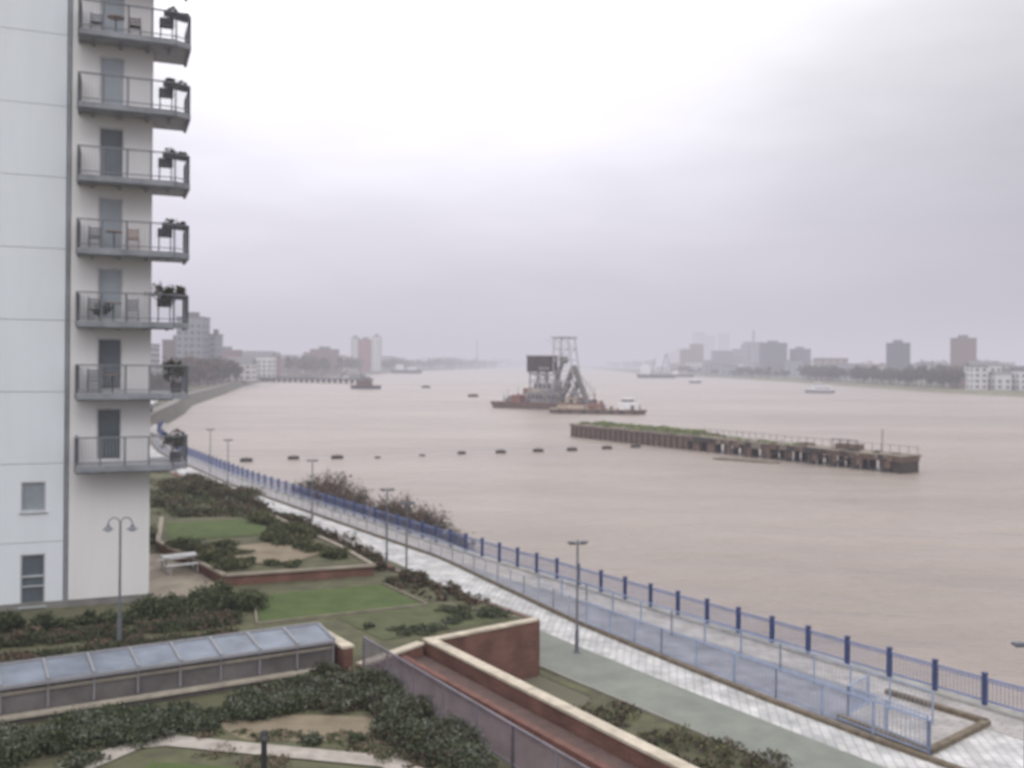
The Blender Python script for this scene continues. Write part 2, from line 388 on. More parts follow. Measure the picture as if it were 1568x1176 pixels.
# ------------------------------------------------------------------ glazed ramp canopy
u=Vector((8.1,4.7,0)).normalized(); n_=Vector((-u.y,u.x,0))
P0=Vector((-13.5,25.8,0))-u*8; LN=9.3+8
b=B()
ROOF=mat('canopy_glass',(0.19,0.215,0.26),0.45,var=.3,scale=.8,spec=.25)
def cp(a,c,z): v=P0+u*a+n_*c; return (v.x,v.y,z)
k=15;st=LN/k;WD=1.5;ZR=-.12
for i in range(k):
    a0=i*st+.04;a1=(i+1)*st-.04
    b.add([cp(a0,.05,1.17+ZR),cp(a1,.05,1.17+ZR),cp(a1,WD,1.30+ZR),cp(a0,WD,1.30+ZR)],[(0,1,2,3)],0)
    b.add([cp(a0,.05,1.14+ZR),cp(a1,.05,1.14+ZR),cp(a1,WD,1.27+ZR),cp(a0,WD,1.27+ZR)],[(3,2,1,0)],0)
for i in range(k+1):
    b.beam(cp(i*st,0,1.18+ZR),cp(i*st,WD+.03,1.31+ZR),.07,.08,1)
    b.beam(cp(i*st,.1,.3),cp(i*st,.1,1.12+ZR),.05,.05,1)
    b.beam(cp(i*st,WD-.05,.0),cp(i*st,WD-.05,1.25+ZR),.07,.07,1)
b.beam(cp(0,0,1.12+ZR),cp(LN,0,1.12+ZR),.09,.09,1);b.beam(cp(0,WD+.05,1.32+ZR),cp(LN,WD+.05,1.32+ZR),.07,.07,1)
b.beam(cp(0,.12,.80),cp(LN,.12,.80),.05,.10,2)
w=[cp(0,.16,0),cp(LN,.16,0),cp(LN,.2,0),cp(0,.2,0)]
b.prism([q[:2] for q in w],.2,.98,3)
b.make('glazed_walkway_canopy',[ROOF,mat('canopy_frame',(0.26,0.26,0.28),.5,var=.1),mat('weathered_timber',(0.3,0.27,0.23),.9),mat('ramp_side_panel',(0.14,0.13,0.13),.8,scale=1,var=.35)])
b=B()
w=[cp(0,-.05,0),cp(LN,-.05,0),cp(LN,.15,0),cp(0,.15,0)]
b.prism([q[:2] for q in w],0,.16,0);b.beam(cp(0,-.02,.2),cp(LN,-.02,.2),.3,.07,1)
w=[cp(0,WD-.1,0),cp(LN,WD-.1,0),cp(LN,WD+.1,0),cp(0,WD+.1,0)]
b.prism([q[:2] for q in w],0,.9,0)
b.make('ramp_parapet_wall',[mat('dark_render',(0.14,0.13,0.125),.9),mat('weathered_coping',(0.40,0.36,0.30),.9,scale=2)])

# ------------------------------------------------------------------ apartment tower
TW=empty('apartment_tower')
c0=Vector((-14.6,39.5,0))
TM=Matrix(((.924,.383,0,c0.x),(.383,-.924,0,c0.y),(0,0,1,0),(0,0,0,1)))
def tb(): return B(TM)
ZS=[5.33+2.79*k for k in range(-1,11)]
HT=36
b=tb()
b.box(-16,-.0,-14,-.22,0,HT,1)
lv=[0,2.6]+[z+.32 for z in ZS[1:]]+[HT]
def skin(t0,t1,z0,z1,holes,m):
    hs=[h for h in holes if h[2]>=z0-1e-6 and h[3]<=z1+1e-6]
    if not hs: b.box(t0,t1,-.22,0,z0,z1,m);return
    h=hs[0]
    b.box(t0,h[0],-.22,0,z0,z1,m);b.box(h[1],t1,-.22,0,z0,z1,m)
    if h[2]>z0+.01:b.box(h[0],h[1],-.22,0,z0,h[2],m)
    if h[3]<z1-.01:b.box(h[0],h[1],-.22,0,h[3],z1,m)
holesL=[(-4.64,-3.77,.15,2.15),(-4.64,-3.77,3.8,4.95)]
for a,c in zip(lv[:-1],lv[1:]):
    skin(-16,-3.14,a+.01,c-.01,holesL,0)
doors=[]
for z in ZS[1:]:
    doors.append((-1.98,-1.05,z+.36,z+2.46))
lv2=[0]+[z+.30 for z in ZS[1:]]+[HT]
for a,c in zip(lv2[:-1],lv2[1:]):
    skin(-2.96,0,a+.004,c-.004,doors,2)
for a,c in zip(lv2[:-1],lv2[1:]): b.box(0.0,.02,-14,-.0,a+.004,c-.004,2)
b.box(-16,.03,-14,.03,-.1,.28,3)
b.box(-16.2,.3,-14.3,.3,HT,HT+.5,3)
b.make('walls',[WHITE,JOINT,WHITE2,mat('plinth',(0.2,0.2,0.19),.9)],TW)
b=tb();b.cyl((-3.05,-.08,0),(-3.05,-.08,HT),.06,n=8);b.make('downpipe',[STEEL],TW)
b=tb()
for k,(t0,t1,z0,z1) in enumerate(doors):
    g=1 if k in (5,6,3,2) else 0
    b.box(t0+.05,t1-.05,-.15,-.12,z0+.05,z1-.05,0 if not g else 3)
    for q in ((t0,t0+.06),(t1-.06,t1)): b.box(q[0],q[1],-.18,-.06,z0,z1,1)
    b.box(t0+.06,t1-.06,-.18,-.06,z1-.07,z1,1);b.box(t0+.06,t1-.06,-.18,-.06,z0,z0+.08,1)
    b.box(t0+.02,t1-.02,-.05,.03,z0-.06,z0-.005,1)
for (t0,t1,z0,z1) in holesL:
    big=z0<1
    b.box(t0+.05,t1-.05,-.13,-.10,z0+.05,z1-.05,0 if big else 3)
    for q in ((t0,t0+.06),(t1-.06,t1)): b.box(q[0],q[1],-.16,-.03,z0,z1,2)
    b.box(t0+.06,t1-.06,-.16,-.03,z1-.06,z1,2);b.box(t0+.06,t1-.06,-.16,-.03,z0,z0+.07,2)
    if big:
        b.box(t0+.06,t1-.06,-.155,-.035,z0+1.1,z0+1.17,2); b.box(t0+.06,t1-.06,-.155,-.035,z0+.72,z0+.77,2)
    b.box(t0-.06,t1+.06,.0,.07,z0-.07,z0-.01,2)
b.make('windows_and_doors',[GLASS,mat('white_frame',(0.6,0.6,0.62),.5),FRAME,GLASSL],TW)

def balcony(k,z):
    poly=[(-2.7,.02),(-2.7,1.3),(.8,1.3),(1.35,.9),(1.35,-1.6),(.03,-1.6),(.03,.02)]
    b=tb()
    b.prism(poly,z+.14,z+.30,0)
    for p,q in zip(poly[:4],poly[1:5]): b.beam((*p,z+.17),(*q,z+.17),.1,.22,1)
    b.beam((-2.7,1.22,z+.04),(.8,1.22,z+.04),.1,.08,1)
    for t in (-2.2,-1.2,-.2,.6): b.beam((t,.03,z+.06),(t,1.2,z+.08),.09,.14,1)
    ep=poly[:5]
    for p,q in zip(ep[:-1],ep[1:]):
        L=math.hypot(q[0]-p[0],q[1]-p[1])
        b.beam((*p,z+1.38),(*q,z+1.38),.07,.05,2);b.beam((*p,z+.42),(*q,z+.42),.04,.04,2)
        n=max(1,round(L/.95))
        for i in range(n+1):
            t=i/n;x=p[0]+(q[0]-p[0])*t;y=p[1]+(q[1]-p[1])*t
            b.beam((x,y,z+.1),(x,y,z+1.38),.05,.05,2)
        n=max(1,int(L/.12))
        for i in range(n+1):
            t=i/n;x=p[0]+(q[0]-p[0])*t;y=p[1]+(q[1]-p[1])*t
            b.beam((x,y,z+.42),(x,y,z+1.36),.012,.012,3)
    b.box(-2.66,-2.62,.05,1.22,z+.36,z+1.32,4)
    b.make('balcony',[SLAB,mat('slab_edge',(0.23,0.24,0.27),.6),RAILM,STEEL,mat('screen_panel',(0.13,0.14,0.155),.5)],TW)
def chair(b,t,n,z,m):
    for dx in (-.2,.2):
        for dy in (-.2,.2): b.beam((t+dx,n+dy,z),(t+dx,n+dy,z+.45),.035,.035,m)
        b.beam((t+dx,n-.2,z+.45),(t+dx,n-.28,z+.95),.035,.035,m)
    b.box(t-.22,t+.22,n-.22,n+.22,z+.45,z+.49,m)
    for h in (.6,.72,.84): b.beam((t-.2,n-.23-.0*h,z+h),(t+.2,n-.23,z+h),.02,.07,m)
for k,z in enumerate(ZS[1:]):
    balcony(k,z)
    f=z+.30
    b=tb()
    if k not in (0,1):
        # dark trough on the outer corner rail plus a storage trough hung lower on the inside
        b.prism([(.45,1.24),(1.3,.78),(1.2,.6),(.35,1.06)],f+.92,f+1.16,0)
        b.prism([(.2,.5),(.75,.5),(.75,.85),(.2,.85)],f+.62,f+.95,0)
        for t in (.25,.7): b.beam((t,.67,f),(t,.67,f+.62),.04)
    else:
        b.prism([(.75,.35),(1.15,.35),(1.15,.75),(.75,.75)],f+.0,f+.4,0)
    b.make('planter',[mat('dark_grey_plastic',(0.06,0.062,0.068),.6)],TW)
    w=lambda t,n,zz:tuple(TM@Vector((t,n,zz)))
    bl=[(*w(.6,1.05,f+1.2),.22,.18,.12),(*w(1.1,.8,f+1.18),.22,.18,.09)]
    if k==2: bl+= [(*w(.4,.8,f+1.0),.5,.5,.5),(*w(.9,.0,f+1.15),.45,.45,.4),(*w(-1.8,.9,f+.4),.35,.35,.35)]
    if k in (0,1): bl= [(*w(.85,.4,f+.75),.42,.45,.5),(*w(1.0,-.7,f+.7),.4,.4,.45)]
    foliage('balcony_plant',bl,1500 if k==2 else (700 if k<2 else 200),.08,[G_D,BR_D,G_D,G_M],seed=k+20,parent=TW)
    b=tb()
    rs=random.Random(k)
    if k in (1,2,3,6):
        chair(b,-2.1,.6,f,rs.choice([0,1]))
        if k!=1: chair(b,-.7,.7,f,rs.choice([0,1,2]))
        b.cyl((-1.4,.8,f+.68),(-1.4,.8,f+.72),.32,n=14,m=2);b.cyl((-1.4,.8,f),(-1.4,.8,f+.68),.03,n=6,m=1)
        b.make('balcony_furniture',[STEELD,BR_D,mat('terracotta',(0.3,0.2,0.16),.8)],TW)

# ------------------------------------------------------------------ lamps
def lamp_T(x,y,z,h,ang):
    b=B()
    b.cyl((0,0,0),(0,0,.9),.085,.08,10);b.cyl((0,0,.9),(0,0,h-.1),.055,.04,10);b.cyl((0,0,0),(0,0,.06),.16,n=12)
    b.beam((-.34,0,h-.06),(.34,0,h-.06),.06,.05)
    for sx in (-1,1):
        b.prism([(sx*.12,-.1),(sx*.42,-.08),(sx*.42,.08),(sx*.12,.1)],h-.03,h+.05)
        b.box(min(sx*.16,sx*.38),max(sx*.16,sx*.38),-.06,.06,h-.045,h-.032,1)
    b.cyl((0,0,h-.1),(0,0,h+.1),.045,n=8)
    b.make('street_lamp',[STEELD,FRAME],loc=(x,y,z),rotz=ang)
for x,y in [(2.75,40),(-5.4,50.9),(-7.1,56.2),(-14.7,72.4),(-26.2,90.5),(13.7,25.9),(-32,104)]:
    lamp_T(x,y,ZP,4.5, 0.2)
b=B();b.cyl((0,0,0),(0,0,1),.08,.07,10);b.cyl((0,0,1),(0,0,4.1),.045,.035,10);b.cyl((0,0,0),(0,0,.06),.16,n=12)
for sx in (-1,1):
    pr=None
    for i in range(9):
        a=math.pi*i/8
        p=(sx*(.2-.2*math.cos(a)),0,4.05+.24*math.sin(a))
        if pr:b.cyl(pr,p,.022,n=6)
        pr=p
    b.cyl((sx*.4,0,4.05),(sx*.4,0,3.98),.05,.07,12);b.cyl((sx*.4,0,3.98),(sx*.4,0,3.88),.07,.2,14);b.cyl((sx*.4,0,3.88),(sx*.4,0,3.82),.13,.08,12,1)
b.make('twin_arm_street_lamp',[STEELD,FRAME],loc=(-13.4,33.6,0),rotz=.15)
b=B();b.cyl((0,0,0),(0,0,.8),.07,n=12);b.cyl((0,0,.8),(0,0,.95),.06,n=12,m=1);b.cyl((0,0,.95),(0,0,1.02),.1,.06,12)
for i in range(3): b.cyl((0,0,.82+.045*i),(0,0,.835+.045*i),.085,n=12)
b.make('bollard_light',[BLACK,FRAME],loc=(-5.75,23,0))
b=B()
b.box(-.8,.8,-.4,.4,.70,.75)
for dx in (-.6,.6): b.beam((dx,-.3,0),(dx,.3,.7),.06);b.beam((dx,.3,0),(dx,-.3,.7),.06)
for dy in (-.75,.75):
    b.box(-.8,.8,dy-.14,dy+.14,.42,.46)
    for dx in (-.6,.6): b.beam((dx,dy,0),(dx,dy,.42),.06)
b.make('picnic_table',[mat('pale_timber',(0.5,0.5,0.5),.7)],loc=(-15.2,45.0,.02),rotz=.6)

# ------------------------------------------------------------------ shrubs
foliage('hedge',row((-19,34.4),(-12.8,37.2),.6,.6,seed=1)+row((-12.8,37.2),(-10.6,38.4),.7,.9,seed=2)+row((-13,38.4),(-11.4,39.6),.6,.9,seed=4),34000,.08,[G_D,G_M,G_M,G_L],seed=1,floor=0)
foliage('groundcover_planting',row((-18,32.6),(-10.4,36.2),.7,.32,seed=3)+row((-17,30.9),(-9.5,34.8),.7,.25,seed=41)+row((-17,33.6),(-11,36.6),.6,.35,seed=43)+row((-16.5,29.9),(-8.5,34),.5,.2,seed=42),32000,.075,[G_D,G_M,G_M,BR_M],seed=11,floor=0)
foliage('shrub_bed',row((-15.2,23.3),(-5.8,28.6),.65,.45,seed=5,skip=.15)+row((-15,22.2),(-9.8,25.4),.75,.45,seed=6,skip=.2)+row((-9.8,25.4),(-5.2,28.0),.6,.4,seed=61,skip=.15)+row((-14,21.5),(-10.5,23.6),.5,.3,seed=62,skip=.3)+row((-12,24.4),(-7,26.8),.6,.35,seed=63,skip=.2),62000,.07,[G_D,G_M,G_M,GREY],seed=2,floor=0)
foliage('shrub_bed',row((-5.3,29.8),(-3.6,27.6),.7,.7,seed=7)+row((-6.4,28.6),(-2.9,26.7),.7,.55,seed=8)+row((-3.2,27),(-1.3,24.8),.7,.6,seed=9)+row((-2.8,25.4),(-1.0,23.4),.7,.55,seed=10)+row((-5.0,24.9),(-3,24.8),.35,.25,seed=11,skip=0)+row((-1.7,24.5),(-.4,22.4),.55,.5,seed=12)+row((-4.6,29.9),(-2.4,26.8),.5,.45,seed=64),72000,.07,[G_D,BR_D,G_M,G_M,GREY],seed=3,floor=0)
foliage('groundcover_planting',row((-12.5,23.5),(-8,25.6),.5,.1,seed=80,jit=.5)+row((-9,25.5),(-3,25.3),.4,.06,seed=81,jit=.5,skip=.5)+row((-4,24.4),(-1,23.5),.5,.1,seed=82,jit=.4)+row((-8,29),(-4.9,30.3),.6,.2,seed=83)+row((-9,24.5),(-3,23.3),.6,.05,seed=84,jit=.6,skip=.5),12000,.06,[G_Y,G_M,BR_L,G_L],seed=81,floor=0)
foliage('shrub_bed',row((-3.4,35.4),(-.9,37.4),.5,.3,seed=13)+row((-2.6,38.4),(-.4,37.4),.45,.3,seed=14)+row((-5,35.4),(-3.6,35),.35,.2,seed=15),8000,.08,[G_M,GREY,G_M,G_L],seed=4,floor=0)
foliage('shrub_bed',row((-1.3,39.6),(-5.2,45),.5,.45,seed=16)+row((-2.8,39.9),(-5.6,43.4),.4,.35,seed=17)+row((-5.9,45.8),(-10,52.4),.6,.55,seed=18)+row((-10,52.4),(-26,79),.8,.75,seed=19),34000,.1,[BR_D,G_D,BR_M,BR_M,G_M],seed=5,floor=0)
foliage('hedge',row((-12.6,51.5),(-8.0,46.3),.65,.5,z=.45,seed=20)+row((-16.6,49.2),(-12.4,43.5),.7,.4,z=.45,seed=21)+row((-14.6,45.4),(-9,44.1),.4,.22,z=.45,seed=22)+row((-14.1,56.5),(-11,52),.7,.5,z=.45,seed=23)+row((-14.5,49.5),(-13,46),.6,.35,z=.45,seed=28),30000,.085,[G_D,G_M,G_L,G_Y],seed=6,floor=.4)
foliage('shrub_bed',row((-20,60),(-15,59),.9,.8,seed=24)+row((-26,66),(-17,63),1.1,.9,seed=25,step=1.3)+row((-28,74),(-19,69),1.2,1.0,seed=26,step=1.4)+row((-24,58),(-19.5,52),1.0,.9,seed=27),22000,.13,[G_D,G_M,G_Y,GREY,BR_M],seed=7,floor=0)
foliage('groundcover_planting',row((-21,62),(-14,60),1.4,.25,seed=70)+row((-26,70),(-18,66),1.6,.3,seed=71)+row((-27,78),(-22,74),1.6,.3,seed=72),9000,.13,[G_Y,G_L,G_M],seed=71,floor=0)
bl=[]
for s in np.arange(-36,-5,.9):
    for o in (10.6,11.9,13.2,14.5):
        if random.random()<.3: continue
        x,y=F(s,o+random.uniform(-.5,.5)); h=random.uniform(.12,.42); bl.append((x,y,ZP+h*.4,.7,.7,h))
foliage('shrub_bed',bl,34000,.08,[G_D,BR_M,G_M,BR_D,G_Y],seed=8,floor=ZP)
bl=[]
for s in np.arange(22,110,1.2):
    for o in (6.4,8.2,9.8):
        x,y=F(s,o+random.uniform(-.5,.5)); h=random.uniform(.4,.9); bl.append((x,y,ZP+h*.4,.8,.8,h))
foliage('shrub_bed',bl,20000,.14,[BR_D,BR_M,G_D,G_M,BR_L],seed=9,floor=ZP)

def bare_bush(x,y,z,h,w,seed,n=70):
    rs=random.Random(seed); b=B()
    for i in range(n):
        a=rs.uniform(0,2*math.pi);t=rs.uniform(.1,1.0)
        p=Vector((x+rs.uniform(-.3,.3)*w,y+rs.uniform(-.2,.2)*w,z));q=Vector((x+math.cos(a)*w*t,y+math.sin(a)*w*t,z+h*rs.uniform(.5,1)*(1-.35*t)))
        mid=(p+q)/2+Vector((0,0,.25*h)); b.cyl(p,mid,.04,.025,4);b.cyl(mid,q,.025,.01,4)
        for j in range(7):
            tt=rs.uniform(.1,1);c=mid.lerp(q,tt);e=c+Vector((rs.uniform(-.5,.5),rs.uniform(-.5,.5),rs.uniform(.1,.7)))*(.5+.12*h)
            b.cyl(c,e,.016,.006,3)
    blobs=[(x,y,z+h*.5,w*.85,w*.85,h*.4)]
    foliage('bare_bush',blobs,900,.11,[BR_D,BR_M,BR_M,G_M],seed=seed,extra=b,elong=3)
for i,(s,h,w) in enumerate([(25,3.4,1.5),(28.5,4.6,1.9),(32,5.0,2.2),(35,4.4,1.8),(40.5,4.4,1.8),(44,5.2,2.4),(47.5,5.0,2.3),(51,4.4,1.8)]):
    x,y=F(s,-2.0); bare_bush(x,y,-4.6,h,w,100+i)
b=B()
ss=list(range(20,60,4))
for a,c in zip(ss[:-1],ss[1:]):
    p=[F(a,-.3),F(c,-.3),F(c,-4.5),F(a,-4.5)]
    b.add([(*p[0],-3.6),(*p[1],-3.6),(*p[2],-5.2),(*p[3],-5.2)],[(0,3,2,1)],0)
b.make('foreshore_bank',[MUD])

# ------------------------------------------------------------------ derelict jetty
p0=Vector((12,198,0));p1=Vector((53.4,134,0));d=(p1-p0).normalized();LJ=(p1-p0).length;nn=Vector((-d.y,d.x,0))
if nn.x<0: nn=-nn
b=B()
def jp(a,c,z): v=p0+d*a+nn*c; return (v.x,v.y,z)
def jprism(a0,a1,c0_,c1_,z0,z1,m): b.prism([jp(a0,c0_,0)[:2],jp(a1,c0_,0)[:2],jp(a1,c1_,0)[:2],jp(a0,c1_,0)[:2]],z0,z1,m)
jprism(0,34,0,7.6,-6,-2.75,0)
jprism(-.3,34,-.2,7.8,-2.75,-2.35,1)
jprism(34.1,LJ,0,4.2,-3.4,-2.75,0)
jprism(34.1,LJ+.2,-.2,4.4,-2.75,-2.5,1)
rs=random.Random(3)
for i in range(22):
    b.beam(jp(.5+i*1.55,-.1,-5.6),jp(.5+i*1.55,-.1,-2.9),.25,.25,2)
a=36
while a<LJ:
    for c in (.3,2.2,4.0):
        b.cyl(jp(a,c,-7),jp(a,c,-3.4),.5*rs.uniform(.8,1.2),n=8,m=2)
        if c==.3 and rs.random()<.5: b.beam(jp(a,c,-4.6),jp(a+3.0,c,-3.5),.35,.35,2)
    jprism(a-.5,a+rs.uniform(.4,1.3),-.1,.3,-5.1 if a<54 else -4.4,-3.4,0)
    a+=rs.uniform(3.3,4.6)
for i in range(26):
    a=rs.uniform(34,LJ-2); jprism(a,a+rs.uniform(.4,2.2),-.3-rs.uniform(.01,.12),-.21,-2.75-rs.uniform(.2,.9),-2.55,rs.choice([0,2,1]))
for i in range(10):
    a=rs.uniform(36,LJ-2); c=rs.uniform(.4,3.4); jprism(a,a+rs.uniform(.4,1.6),c,c+rs.uniform(.3,.9),-2.5,-2.5+rs.uniform(.1,.35),rs.choice([0,2]))
jprism(LJ-1.6,LJ-.1,.2,4.1,-5.2,-3.4,2)
for i in range(30):
    a=34+i*1.5
    if a<LJ:
        if rs.random()<.4: b.beam(jp(a,.1,-2.5),jp(a+rs.uniform(-.15,.15),.1,-1.6),.05,.05,2)
        b.beam(jp(a,4.1,-2.5),jp(a+rs.uniform(-.1,.1),4.1,-1.45),.05,.05,2)
b.beam(jp(34,4.1,-1.5),jp(LJ,4.1,-1.5),.05,.05,2)
jprism(64,67.5,1.4,3.6,-2.5,-1.7,0)
for q in (63.6,65,66.4,68): b.beam(jp(q,1.4,-2.5),jp(q,1.4,-1.0),.1,.1,2)
b.beam(jp(63.6,1.4,-1.05),jp(68,1.4,-1.05),.1,.1,2)
b.beam(jp(71,3,-2.5),jp(71,3,.8),.08,.08,2)
b.make('derelict_jetty',[RUST,mat('jetty_deck',(0.21,0.18,0.145),.9,scale=.5,var=.35),DKTIM])
bl=[]
for i in range(110):
    a=rs.uniform(.5,33.5);bl.append((*jp(a,rs.uniform(.8,7.2),-2.35),1.4,1.4,.34))
for i in range(18):
    a=rs.uniform(34,58);bl.append((*jp(a,rs.uniform(1,4),-2.5),1.0,1.0,.18))
foliage('jetty_grass',bl,17000,.28,[mat('moss_green',(0.13,0.17,0.06),.9),mat('moss_light',(0.19,0.22,0.09),.9),mat('moss_green',(0,0,0)),mat('moss_pale',(0.24,0.26,0.12),.9)],seed=31,floor=-2.5)
b=B()
b.M=Matrix.Translation((36.0,150,ZW))@Matrix.Rotation(math.atan2(d.y,d.x)+.35,4,'Z')
b.prism([(-5,-1),(4,-1),(5.5,0),(4,1),(-5,1)],-.5,.3,0);b.box(-4,3,-.7,.7,.3,.35,1)
b.make('moored_barge',[mat('weedy_hull',(0.2,0.17,0.14),.9),mat('weedy_deck',(0.17,0.155,0.12),.9)])

# ------------------------------------------------------------------ buoys
def buoy(x,y,r=.75):
    b=B();b.cyl((-r,0,.1),(r,0,.1),r*.55,n=12);b.cyl((-r*1.15,0,.1),(-r,0,.1),r*.2,r*.55,12);b.cyl((r,0,.1),(r*1.15,0,.1),r*.55,r*.2,12)
    b.beam((-.3,0,r*.6),(.3,0,r*.6),.12,.1);b.beam((0,0,r*.5),(0,0,r*.95),.08)
    for t in (-.4,.4): b.cyl((t-.04,0,.1),(t+.04,0,.1),r*.6,n=12)
    b.make('mooring_buoy',[DKTIM],loc=(x,y,ZW),rotz=.25)
for x,y,r in [(-38.7,143,.8),(-32.7,147,.75),(-26.4,148.5,.8),(-8,158,.6),(-1.7,160,.75),(4.5,163,.8),(10.3,165.8,.8),(16.6,169.6,.8),(22,173,.8),(-20.5,150,.3),(-14,154,.3),(-16.8,425,2.0),(-50,570,2.2)]:
    buoy(x,y,r)

# ------------------------------------------------------------------ vessels
def hull(b,L,W,z0,z1,m,mt,bow=.18,stern=.05):
    top=[(-L/2,-W/2*.85),(-L/2+L*stern,-W/2),(L/2-L*bow,-W/2),(L/2,0),(L/2-L*bow,W/2),(-L/2+L*stern,W/2),(-L/2,W/2*.85)]
    bot=[(x*.93,y*.85) for x,y in top];n=len(top)
    b.add([(x,y,z0) for x,y in bot]+[(x,y,z1) for x,y in top],[(i,(i+1)%n,n+(i+1)%n,n+i) for i in range(n)],m)
    o=len(b.v)-n; b.f.append(tuple(o+i for i in range(n)));b.m.append(mt)
HULLW=mat('white_hull',(0.7,0.7,0.72),.5);HULLD=mat('dark_hull',(0.06,0.06,0.07),.6);REDP=mat('red_paint',(0.22,0.10,0.08),.7,var=.3);GREYP=mat('ship_grey',(0.2,0.2,0.21),.7,var=.4,scale=.5);BUFF=mat('buff_paint',(0.38,0.31,0.24),.7,var=.3,scale=.6)
DR=empty('dredger_vessel')
DM=Matrix.Translation((12.4,318,ZW))@Matrix.Rotation(math.atan2(-46,40)*.62,4,'Z')
b=B(DM);hull(b,40,11,-.6,2.0,0,1,bow=.08)
b.beam((-19,-5.5,2.1),(16,-5.5,2.1),.3,.3,2)
b.make('hull',[RUST,mat('ship_deck',(0.16,0.11,0.09),.8),REDP],DR)
b=B(DM)
b.box(-7,4,-3.4,3.4,2.0,5.6,0);b.box(-4.5,3.0,-2.9,2.9,5.6,8.6,1);b.box(-6.6,-2,-3.2,3.2,5.6,6.3,2)
for i in range(7): b.box(-6.3+i*1.5,-5.6+i*1.5,-3.46,-3.4,3.4,4.6,3)
for i in range(4): b.box(-4+i*1.6,-3.3+i*1.6,-2.96,-2.9,6.9,8.0,3)
b.box(-13,-9.5,-2.5,2.5,2.0,4.4,4);b.box(7,11,-3,2,2.0,4.0,2);b.box(-9.2,-7.2,-1.5,1.5,2.0,6.6,4);b.box(11.5,14.5,-2,2,2.0,3.4,0)
b.make('deckhouse',[GREYP,mat('ship_grey2',(0.25,0.24,0.24),.7,var=.4,scale=.5),BUFF,BLACK,REDP],DR)
b=B(DM)
b.box(-7.0,1.2,-3,3,12.0,17.0,0);b.box(-7.3,1.5,-3.3,3.3,17.0,17.4,1)
b.box(-2.5,1.3,-3.1,-3.0,12.8,13.6,1)
for x in (-6,-2.8,.6):
    for y in (-2.6,2.6): b.beam((x,y,2.0),(x,y,12),.45,.45,1)
for y in (-2.6,2.6):
    b.beam((-6,y,8.6),(.6,y,11.8),.3,.3,1);b.beam((-6,y,11.8),(.6,y,8.6),.3,.3,1)
b.beam((-6.4,-2.6,11.5),(1.0,-2.6,11.5),.4,.5,1)
b.make('control_cabin',[mat('cabin_brown',(0.055,0.042,0.042),.8,var=.5,scale=.5),GREYP],DR)
b=B(DM)
for y in (-2.4,2.4):
    b.beam((2.2,y,2.0),(2.6,y,23.0),.36,.36,0);b.beam((11,y,2.0),(7.6,y,23.0),.36,.36,0)
    for i in range(6):
        z0=2.0+i*3.48;z1=z0+3.48;t0=i/6;t1=(i+1)/6
        xa=2.2+.4*t0;xb=11-3.4*t0;xc=2.2+.4*t1;xd=11-3.4*t1
        if i%2==0: b.beam((xa,y,z0),(xd,y,z1),.15,.15,0)
        else: b.beam((xb,y,z0),(xc,y,z1),.15,.15,0)
        b.beam((xc,y,z1),(xd,y,z1),.2,.2,0)
b.beam((1.4,-2.4,23.2),(8.6,-2.4,23.2),.4,.4,0);b.beam((1.4,2.4,23.2),(8.6,2.4,23.2),.4,.4,0)
for x in (2.6,7.6): b.beam((x,-2.4,23.1),(x,2.4,23.1),.4,.4,0)
b.beam((4,0,3),(8.6,0,14),1.5,1.2,1);b.beam((8.6,0,14),(13.5,0,2.6),1.6,1.3,1);b.beam((1.2,0,6),(4.6,0,15.5),1.2,1.0,1);b.beam((3,0,2),(7,0,8.5),2.0,1.4,1);b.beam((6,1,2),(10,1,9),1.6,1.2,1)
b.cyl((5,-1.5,16),(5,1.5,16),1.1,n=12,m=1)
for i in range(4): b.beam((5+.4*i,0,16),(4-2*i,0,23.0),.08,.08,0)
for x,hh in ((-12,5),(13,7),(-16,4),(16,5),(-17.5,3)): b.beam((x,0,2.2),(x,0,2.2+hh),.18,.18,0)
b.beam((13,0,9),(16.5,0,4.5),.2,.2,0)
b.make('gantry',[mat('pale_steel',(0.33,0.33,0.35),.6),mat('dull_steel',(0.17,0.165,0.16),.7)],DR)
b=B(DM);rs=random.Random(77)
for i in range(70):
    x=rs.uniform(-18,17);y=rs.uniform(-5,5);w=rs.uniform(.3,1.3);h=rs.uniform(.4,2.0)
    b.box(x,x+w,y,y+w*.8,2.0,2.0+h,rs.randrange(5))
for i in range(34):
    x=rs.uniform(-10,15);y=rs.uniform(-4,4);z=rs.uniform(2,9)
    b.beam((x,y,z),(x+rs.uniform(-3,3),y+rs.uniform(-1,1),z+rs.uniform(-1,4)),rs.uniform(.12,.35),None,rs.randrange(5))
b.make('deck_gear',[GREYP,RUST,BUFF,BLACK,REDP],DR)
b=B(Matrix.Translation((25.6,290,ZW))@Matrix.Rotation(R(-8),4,'Z'))
hull(b,29,6.5,-.5,1.4,0,1,bow=.1)
b.box(6,12,-1.8,1.8,1.4,3.2,2);b.box(7,10.5,-1.4,1.4,3.2,4.8,2);b.box(6.9,10.6,-1.45,1.45,3.8,4.3,3)
b.box(-12,-4,-2.4,2.4,1.4,2.3,1);b.box(-2.5,1,-1.8,1.8,1.4,2.9,4);b.beam((-1,0,1.4),(-1,0,6),.25,.25,4);b.beam((-1,0,6),(-6,0,3.5),.2,.2,4)
for i in range(26):
    x=rs.uniform(-13,12);y=rs.uniform(-2.8,1);w=rs.uniform(.3,1.2);b.box(x,x+w,y,y+w*.7,1.4,1.4+rs.uniform(.3,1.4),rs.choice([0,1,3,4,1]))
for x in (-11,-8,-4,0,4,7,11): b.cyl((x,-3.2,.8),(x,-3.6,.8),.5,n=8,m=3)
b.make('work_barge',[RUST,BUFF,HULLW,BLACK,REDP])
b=B(Matrix.Translation((-80,538,ZW))@Matrix.Rotation(R(-5),4,'Z'))
